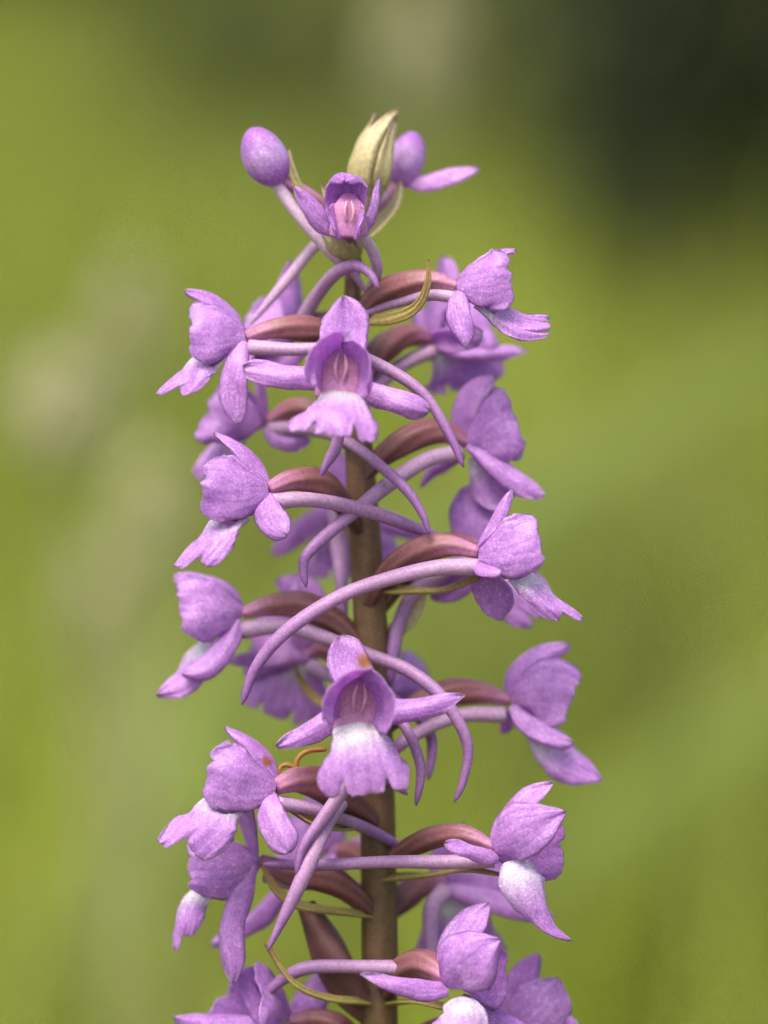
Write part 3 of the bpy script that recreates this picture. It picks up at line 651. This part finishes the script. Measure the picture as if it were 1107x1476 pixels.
# --- behind it: blurred, big upright petal, facing away
flower((700, 770, -30), 100, s=1.0, label='blurred flower behind the sharp right flower', skip=('sl',),
       over={'dorsal': dict(mid=[(702, 790, -30), (680, 765, -34), (685, 730, -38), (712, 700, -40)], wid=[24, 58, 72, 62, 34], n=(-.2, -.1, 1), roll=.4, tone=.2),
             'pl': dict(mid=[(700, 800, -34), (725, 790, -34), (755, 780, -36)], wid=[24, 60, 70, 50], n=(0, 0, 1), roll=.5, end=None),
             'pr': dict(mid=[(700, 800, -54), (725, 790, -60), (755, 785, -66)], wid=[24, 60, 70, 50], n=(0, 0, -1), roll=.5, end=None),
             'sr': dict(mid=[(700, 805, -40), (670, 830, -46), (645, 850, -50), (620, 862, -52)], wid=[20, 40, 44, 22], n=(0, -.4, 1), roll=.7),
             'lip': dict(mid=[(705, 815, -40), (730, 835, -40), (755, 858, -42), (785, 885, -42)], wid=[36, 60, 80, 90, 70], n=(.2, -.3, 1))},
       ovary=[(532, 900, -12), (580, 830, -30), (640, 785, -34), (698, 788, -32)], ovr=15,
       spur=[(690, 800, -44), (640, 822, -30), (598, 852, -14), (576, 896, -4), (567, 945, 4), (563, 990, 8)], spr=11,
       bract=[dict(mid=[(552, 935, 0), (575, 905, -14), (597, 880, -18), (616, 846, -20)], wid=[10, 26, 30, 8], n=(-.2, 0, 1), mat='cream')])
# --- back centre: pale backlit flower behind the stem
flower((485, 735, -185), 172, s=1.05, label='pale blurred flower behind the stem', sep=(-20, -28), white=1.2,
       over={'dorsal': dict(mid=[(486, 735, -185), (484, 705, -182), (486, 675, -182), (488, 646, -184)], wid=[28, 44, 44, 36, 20], n=(0, 0, 1), roll=.4),
             'lip': dict(mid=[(492, 745, -190), (500, 772, -205), (508, 800, -212), (510, 836, -214)], wid=[50, 90, 120, 146, 140], n=(0, 0, 1)),
             'sr': dict(mid=[(480, 735, -180), (455, 748, -176), (425, 770, -172), (392, 800, -170)], wid=[18, 38, 40, 34, 20], n=(0, -.3, 1), roll=.9),
             'sl': dict(mid=[(492, 735, -180), (530, 742, -178), (570, 756, -176), (620, 775, -174)], wid=[18, 36, 38, 32, 18], n=(0, -.3, 1), roll=.9)},
       ovary=[(520, 800, -14), (508, 745, -80), (496, 715, -140), (487, 730, -180)], ovr=16,
       spur=[(486, 742, -170), (488, 775, -120), (491, 820, -80), (493, 870, -56), (494, 925, -40)], spr=11)
# --- lower middle left, blurred
flower((348, 886, -5), -78, pitch=4, s=1.05, label='softly blurred flower on the left with narrow drooping lip tip',
       over={'near': dict(mid=[(348, 884, 0), (318, 880, 18), (288, 878, 26), (250, 880, 26)], wid=[24, 68, 96, 100, 84]),
             'sr': dict(mid=[(345, 894, 4), (328, 925, 18), (300, 956, 24), (262, 972, 26)], wid=[18, 36, 42, 40, 24], n=(-.2, -.4, 1), roll=.8),
             'dorsal': dict(mid=[(348, 880, -12), (330, 852, -12), (295, 836, -12), (250, 832, -10)], wid=[20, 46, 52, 44, 24], n=(.2, -1, .6), roll=.6),
             'lip': dict(mid=[(308, 922, -4), (285, 948, -2), (268, 978, 0), (226, 1003, 2)], wid=[34, 48, 52, 42, 20], n=(-.4, -.4, .9), end=None)},
       ovary=[(526, 945, 8), (490, 900, 8), (440, 874, 2), (395, 872, -2), (350, 884, -5)], ovr=17,
       spur=[(350, 908, 0), (410, 902, 10), (470, 920, 24), (530, 944, 50), (590, 968, 76), (640, 1008, 96), (674, 1070, 106), (668, 1125, 108), (654, 1158, 108)], spr=10.5)
# --- small blurred one above it, facing away
flower((440, 900, -120), -140, s=.8, label='faint flower top behind the left ovary', skip=('lip', 'sl', 'sr'),
       over={'dorsal': dict(mid=[(450, 895, -120), (445, 872, -122), (430, 850, -124), (398, 836, -124)], wid=[30, 56, 56, 40, 22], n=(-.3, -.4, 1), roll=.5),
             'pl': dict(mid=[(446, 900, -124), (430, 880, -126), (408, 868, -128)], wid=[24, 50, 46, 30], n=(0, 0, 1), end=None),
             'pr': dict(mid=[(446, 900, -134), (430, 880, -140), (408, 868, -144)], wid=[24, 50, 46, 30], n=(0, 0, -1), end=None)},
       ovary=[(528, 960, -14), (490, 910, -60), (445, 898, -120)], ovr=15)
# --- behind, left of the lower open flower, facing left and away
flower((448, 945, -110), -135, s=1.0, label='blurred flower with broad lip behind the long spur',
       over={'sr': dict(mid=[(450, 945, -104), (420, 942, -98), (380, 948, -94), (324, 952, -92)], wid=[20, 36, 36, 28, 16], n=(0, -.5, 1), roll=1.0),
             'sl': dict(mid=[(450, 965, -112), (456, 990, -118), (464, 1015, -120), (470, 1045, -122)], wid=[20, 34, 36, 22], n=(.2, 0, 1), roll=.8, tone=.2),
             'lip': dict(mid=[(440, 950, -112), (425, 968, -122), (408, 995, -126), (395, 1034, -128)], wid=[40, 66, 88, 118, 112], n=(-.1, -.2, 1))},
       ovary=[(532, 1000, -12), (500, 955, -50), (470, 938, -90), (448, 944, -110)], ovr=15, spur=[(450, 960, -90), (500, 985, -40), (545, 1000, -20), (600, 1030, -10), (622, 1065, -4), (617, 1125, 0)], spr=10,
       bract=[dict(mid=[(500, 1035, -30), (462, 1012, -50), (436, 985, -60), (424, 955, -62)], wid=[16, 16, 12, 4], n=(0, -.6, 1))])
# --- lower flower turned to the viewer
flower((512, 1022, 150), 4, pitch=-2, rollf=8, s=1.08, column=True, label='lower fully open flower with orange mark on its upper sepal', dors=-20,
       over={'sl': dict(mid=[(500, 1020, 150), (470, 1040, 158), (435, 1060, 162), (398, 1076, 164)], wid=[22, 42, 44, 34, 16], n=(.1, -.4, 1), roll=[.5, 1.1, 1.3, 1.0]),
             'sr': dict(mid=[(520, 1018, 150), (560, 1022, 158), (610, 1018, 164), (670, 1002, 166)], wid=[24, 46, 46, 38, 14], n=(.1, -.4, 1), roll=[.5, 1.1, 1.3, .8]),
             'dorsal': dict(mid=[(512, 1005, 146), (508, 975, 136), (500, 945, 128), (490, 916, 124)], wid=[30, 62, 64, 56, 44], n=(0, 0, 1), roll=-.3),
             'lip': dict(mid=[(514, 1036, 176), (516, 1058, 208), (522, 1090, 222), (528, 1146, 224)], wid=[58, 82, 106, 144, 152], n=(0, -.35, 1))},
       ovary=[(536, 990, 12), (530, 985, 60), (520, 1006, 110), (512, 1020, 148)], spur=[(510, 1050, 140), (508, 1100, 118), (492, 1140, 140), (462, 1185, 156), (436, 1225, 164), (428, 1262, 166)], spr=10)
# --- right, softly blurred, low lip
flower((734, 1012, -20), 80, pitch=6, s=1.02, label='softly blurred flower with dangling lip on the right',
       over={'dorsal': dict(mid=[(736, 1006, -24), (742, 970, -24), (770, 945, -24), (822, 930, -24)], wid=[20, 46, 48, 36, 18], n=(-.6, -.5, .7), roll=.6),
             'near': dict(mid=[(738, 1008, -14), (765, 1000, 4), (795, 1000, 10), (834, 1010, 10)], wid=[24, 74, 104, 112, 90], n=(.15, 0, 1), roll=.6),
             'sl': dict(mid=[(738, 1018, -8), (760, 1040, 6), (788, 1058, 12), (826, 1072, 14)], wid=[18, 34, 36, 32, 18], n=(.1, -.6, 1), roll=.9),
             'sr': dict(mid=[(732, 1025, -34), (732, 1038, -50), (728, 1048, -60), (722, 1056, -66)], wid=[14, 24, 24, 16], n=(0, -.5, 1), roll=.8),
             'lip': dict(mid=[(776, 1046, -16), (790, 1068, -16), (815, 1095, -16), (868, 1126, -16)], wid=[40, 62, 64, 50, 20], n=(.2, -.35, 1), end=None)},
       ovary=[(542, 1060, 6), (590, 1022, 0), (640, 1000, -8), (690, 998, -16), (736, 1010, -20)], ovr=16,
       spur=[(728, 1030, -14), (670, 1030, 0), (620, 1048, 12), (575, 1075, 30), (550, 1100, 36), (560, 1120, 40), (588, 1146, 44)], spr=10)
# --- the two dangling spurs right of the lower open flower belong to a flower behind the stem
flower((560, 1000, -120), 160, s=.9, label='flower hidden behind the stem and the lower open flower', skip=('sl', 'sr', 'lip'),
       over={'dorsal': dict(mid=[(560, 1005, -110), (575, 995, -110), (600, 992, -110), (625, 1000, -112)], wid=[16, 26, 26, 14], n=(0, -.6, 1), roll=.7, tone=.4)},
       ovary=[(540, 1040, -12), (548, 1010, -70), (560, 1000, -118)], ovr=14, spur=[(560, 1010, -100), (556, 1020, 60), (574, 1034, 90), (594, 1068, 104), (606, 1110, 108), (600, 1162, 110)], spr=9.5)
# --- lower left, sharp
flower((396, 1136, 130), -56, s=1.02, label='sharp flower with broad white-throated lip above the lowest left flowers',
       over={'near': dict(mid=[(396, 1136, 134), (362, 1130, 154), (334, 1122, 164), (290, 1108, 166)], wid=[24, 74, 102, 104, 78], n=(0, -.15, 1)),
             'sr': dict(mid=[(388, 1142, 134), (388, 1168, 156), (398, 1194, 168), (416, 1230, 176)], wid=[18, 40, 50, 52, 40], n=(-.3, -.2, 1), roll=.5),
             'dorsal': dict(mid=[(398, 1128, 122), (382, 1096, 118), (360, 1070, 114), (324, 1048, 110)], wid=[20, 40, 40, 30, 16], n=(.3, -1, .8), roll=.45),
             'lip': dict(mid=[(340, 1150, 134), (312, 1166, 154), (288, 1196, 164), (240, 1230, 164)], wid=[50, 84, 104, 104, 70], n=(-.3, -.35, .95), roll=[.6, .9, .9, .6], end=lambda u: side_lip(-u))},
       ovary=[(542, 1190, 12), (510, 1160, 50), (470, 1132, 84), (430, 1124, 112), (398, 1134, 130)], ovr=21,
       spur=[(400, 1158, 126), (440, 1164, 112), (490, 1180, 80), (540, 1200, 40), (585, 1225, 10)], spr=10,
       bract=[dict(mid=[(540, 1188, 30), (490, 1194, 80), (450, 1186, 106), (412, 1162, 124)], wid=[16, 18, 18, 4], n=(0, -.8, .6))])
# --- lower left, second, softly blurred
flower((372, 1238, 40), -72, pitch=-6, s=1.12, label='flower with long hanging sepal below the broad-lipped one',
       over={'near': dict(mid=[(372, 1240, 46), (335, 1248, 62), (305, 1252, 70), (262, 1250, 72)], wid=[26, 74, 98, 96, 76]),
             'sr': dict(mid=[(364, 1246, 50), (346, 1290, 66), (332, 1345, 70), (336, 1418, 66)], wid=[20, 40, 42, 46, 26], n=(-.25, 0, 1), roll=.9, tone=.15),
             'sl': dict(mid=[(400, 1290, -60), (375, 1318, -66), (345, 1340, -70), (305, 1362, -72)], wid=[30, 40, 34, 30], n=(0, -.6, 1), roll=1.1),
             'lip': dict(mid=[(295, 1280, 44), (276, 1305, 50), (268, 1335, 54), (262, 1372, 50)], wid=[34, 42, 44, 44, 42], n=(-.4, -.2, 1), end=lambda u: side_lip(-u))},
       ovary=[(538, 1318, 12), (500, 1282, 34), (460, 1262, 46), (420, 1258, 46), (375, 1240, 40)], ovr=18,
       spur=[(385, 1262, 36), (420, 1272, 20), (470, 1275, -10), (520, 1282, -30), (580, 1290, -40)], spr=10,
       bract=[dict(mid=[(532, 1318, 26), (480, 1314, 56), (430, 1305, 70), (398, 1282, 74), (378, 1248, 76)], wid=[18, 20, 18, 13, 4], n=(0, -.8, .6))])
# --- lower right, sharp
flower((714, 1226, 120), 50, pitch=8, s=.98, label='sharp flower with white-throated twisted lip and bud-like sepal', white=.8,
       over={'dorsal': dict(mid=[(712, 1216, 108), (728, 1185, 106), (755, 1152, 104), (798, 1128, 102)], wid=[22, 44, 46, 40, 22], n=(-.5, -.5, .8), roll=.4),
             'sl': dict(mid=[(716, 1232, 124), (692, 1228, 150), (668, 1220, 166), (640, 1216, 172)], wid=[24, 38, 30, 36, 26], n=(0, -.6, 1), roll=[.8, 1.3, 1.4, 1.6]),
             'pl': dict(mid=[(712, 1222, 126), (735, 1208, 150), (765, 1192, 160), (816, 1170, 156)], wid=[26, 76, 84, 56, 24], n=(.2, -.15, 1), roll=.4, fold=3, end=None),
             'pr': dict(mid=[(720, 1222, 100), (760, 1224, 92), (790, 1226, 96), (822, 1224, 104)], wid=[26, 70, 96, 100, 84], n=(-.3, 0, 1), roll=-.5, tone=.3),
             'lip': dict(mid=[(748, 1240, 130), (756, 1268, 150), (772, 1302, 152), (794, 1338, 148), (824, 1356, 144)], wid=[52, 82, 70, 40, 22, 13], n=(.3, -.3, 1), roll=[.7, .9, 1.0, .6], end=None)},
       ovary=[(548, 1250, 12), (590, 1222, 50), (630, 1206, 80), (670, 1204, 102), (714, 1222, 120)], ovr=14,
       spur=[(712, 1240, 116), (640, 1242, 112), (560, 1243, 110), (470, 1246, 108), (378, 1246, 104)], spr=9.5,
       bract=[dict(mid=[(562, 1266, 28), (620, 1262, 64), (670, 1254, 90), (728, 1262, 104)], wid=[22, 18, 10, 4], n=(0, -1, .4))])
# --- lower right, behind, blurred, facing away
flower((640, 1272, -95), 140, s=1.1, label='blurred flower with pale broad lip behind the lowest right flowers', white=1.3,
       over={'dorsal': dict(mid=[(640, 1270, -100), (645, 1240, -108), (655, 1215, -112), (668, 1186, -114)], wid=[30, 50, 50, 36, 20], n=(0, 0, 1), roll=.4),
             'sr': dict(mid=[(640, 1278, -92), (690, 1292, -84), (740, 1308, -80), (800, 1322, -78)], wid=[22, 38, 40, 32, 16], n=(0, -.4, 1), roll=1.0),
             'sl': dict(mid=[(640, 1275, -92), (610, 1275, -70), (585, 1278, -60), (570, 1285, -56)], wid=[18, 28, 28, 18], n=(0, -.4, 1), roll=.8),
             'lip': dict(mid=[(645, 1285, -96), (655, 1315, -106), (662, 1350, -112), (664, 1400, -114)], wid=[50, 84, 110, 138, 130], n=(0, -.2, 1))},
       ovary=[(550, 1330, -10), (575, 1300, -40), (605, 1278, -70), (640, 1272, -95)], ovr=17, spur=[(640, 1285, -70), (624, 1305, -40), (620, 1340, -24), (628, 1385, -14), (640, 1430, -10)], spr=11)
# --- far back lower left
flower((480, 1225, -150), -150, s=1.0, label='faint flower behind the stem below the broad-lipped flower', skip=('lip', 'sl'),
       over={'sr': dict(mid=[(525, 1215, -120), (505, 1225, -124), (485, 1240, -126), (460, 1258, -128)], wid=[24, 40, 36, 16], n=(0, -.3, 1), roll=.7, tone=.2)},
       ovary=[(542, 1270, -14), (520, 1235, -70), (482, 1224, -146)], ovr=14)
# --- lowest right, facing right and forwards, cut by the frame
flower((645, 1418, 150), 38, pitch=8, s=1.1, label='lowest sharp flower with pointed sepal reaching across the stem', white=.85,
       over={'dorsal': dict(mid=[(640, 1405, 140), (652, 1370, 136), (674, 1335, 132), (705, 1302, 130)], wid=[30, 54, 56, 50, 30], n=(-.4, -.2, .9), roll=.35),
             'sl': dict(mid=[(645, 1424, 156), (610, 1424, 172), (570, 1416, 180), (519, 1404, 184)], wid=[24, 44, 38, 28, 10], n=(0, -.5, 1), roll=[.6, 1.1, 1.2, .8]),
             'sr': dict(mid=[(665, 1440, 130), (700, 1460, 124), (735, 1480, 120), (775, 1500, 118)], wid=[24, 44, 46, 30], n=(.2, -.4, 1), roll=.9, tone=.2),
             'pl': dict(mid=[(642, 1415, 158), (660, 1398, 182), (685, 1378, 192), (722, 1354, 190)], wid=[30, 84, 98, 74, 26], n=(0, -.1, 1), roll=.32, end=None, fold=5),
             'pr': dict(mid=[(665, 1412, 134), (690, 1408, 126), (715, 1404, 128), (738, 1402, 134)], wid=[36, 78, 104, 104, 76], n=(-.35, 0, 1), roll=-.5, tone=.4),
             'lip': dict(mid=[(660, 1440, 166), (666, 1456, 190), (664, 1490, 200), (654, 1550, 200)], wid=[50, 78, 104, 140, 140], n=(0, -.4, 1), roll=[.7, .8, .6, .4])},
       ovary=[(552, 1440, 14), (575, 1402, 60), (610, 1390, 104), (645, 1412, 148)], ovr=19,
       spur=[(640, 1412, 120), (590, 1396, 84), (520, 1394, 66), (440, 1396, 56), (395, 1420, 50), (372, 1450, 46)], spr=10.5,
       bract=[dict(mid=[(560, 1446, 30), (600, 1444, 70), (640, 1452, 100), (670, 1462, 110)], wid=[18, 16, 10, 4], n=(0, -1, .4))])
# --- lowest right, blurred, behind it
flower((730, 1490, 0), 60, pitch=10, s=1.0, label='blurred lowest flower beside the sharp one, cut off below',
       over={'dorsal': dict(mid=[(728, 1485, -8), (738, 1445, -8), (752, 1410, -8), (776, 1374, -8)], wid=[24, 50, 54, 46, 26], n=(-.4, -.2, 1), roll=.4, tone=.2),
             'pl': dict(mid=[(732, 1490, 4), (755, 1470, 18), (780, 1450, 22), (806, 1410, 18)], wid=[30, 74, 92, 84, 40], n=(.1, -.1, 1), roll=.6, end=None)},
       ovary=[(550, 1530, 4), (600, 1500, 2), (660, 1480, 0), (730, 1488, 0)], ovr=16)
# --- lowest left, blurred
flower((415, 1470, 0), -60, pitch=12, s=1.0, label='blurred lowest flower left of the stem, cut off below',
       over={'dorsal': dict(mid=[(430, 1478, -20), (440, 1455, -24), (455, 1430, -26), (470, 1402, -26)], wid=[30, 50, 46, 30], n=(0, -.2, 1), roll=.5),
             'sl': dict(mid=[(385, 1475, 20), (360, 1470, 22), (310, 1470, 24), (250, 1468, 24)], wid=[20, 34, 34, 16], n=(0, -.8, .8), roll=.7),
             'sr': dict(mid=[(345, 1405, 40), (365, 1440, 36), (388, 1475, 32), (405, 1510, 30)], wid=[12, 30, 36, 20], n=(0, -.3, 1), roll=.8, tone=.2)},
       ovary=[(540, 1530, 6), (500, 1490, 4), (460, 1470, 2), (415, 1470, 0)], ovr=16)
# --- a dark ovary with a withered flower, curving down to the stem
def dark_ovary():
    fl = empty('spent_flower', None, plant); fl['label'] = 'dark brown spent ovary hanging beside the stem'
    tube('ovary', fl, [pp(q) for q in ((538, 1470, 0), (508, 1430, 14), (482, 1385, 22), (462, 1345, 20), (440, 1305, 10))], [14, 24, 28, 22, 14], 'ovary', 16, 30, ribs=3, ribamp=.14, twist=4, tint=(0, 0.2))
    patch('bract', fl, [pp(q) for q in ((530, 1446, 30), (480, 1440, 60), (435, 1425, 76), (405, 1395, 80), (384, 1358, 80))], [20, 18, 12, 8, 4], np.array((0, .8, .6)), roll=-.6, th=5, seed=3, mat='bract', tipround=.12)
dark_ovary()
o = tube('spur', plant, [pp(q) for q in ((498, 1150, 60), (474, 1180, 130), (448, 1240, 158), (420, 1300, 166), (385, 1372, 168))], [10, 11, 11, 8.5, 3], 'spur', 12, 40, tint=(.2, 1), ribs=2, ribamp=.08, twist=2)
o['label'] = 'straight mauve spur tapering to a dark point in front'
def filaments():
    for k, path in enumerate([[(470, 1080, 60), (446, 1082, 64), (430, 1092, 66), (428, 1108, 66), (440, 1128, 64)], [(442, 1126, 70), (420, 1104, 72), (404, 1106, 74), (404, 1122, 78)]]):
        tube('dried_filament', plant, [pp(q) for q in path], [3.5, 4, 3.5, 2], 'dead', 8, 20)
filaments()
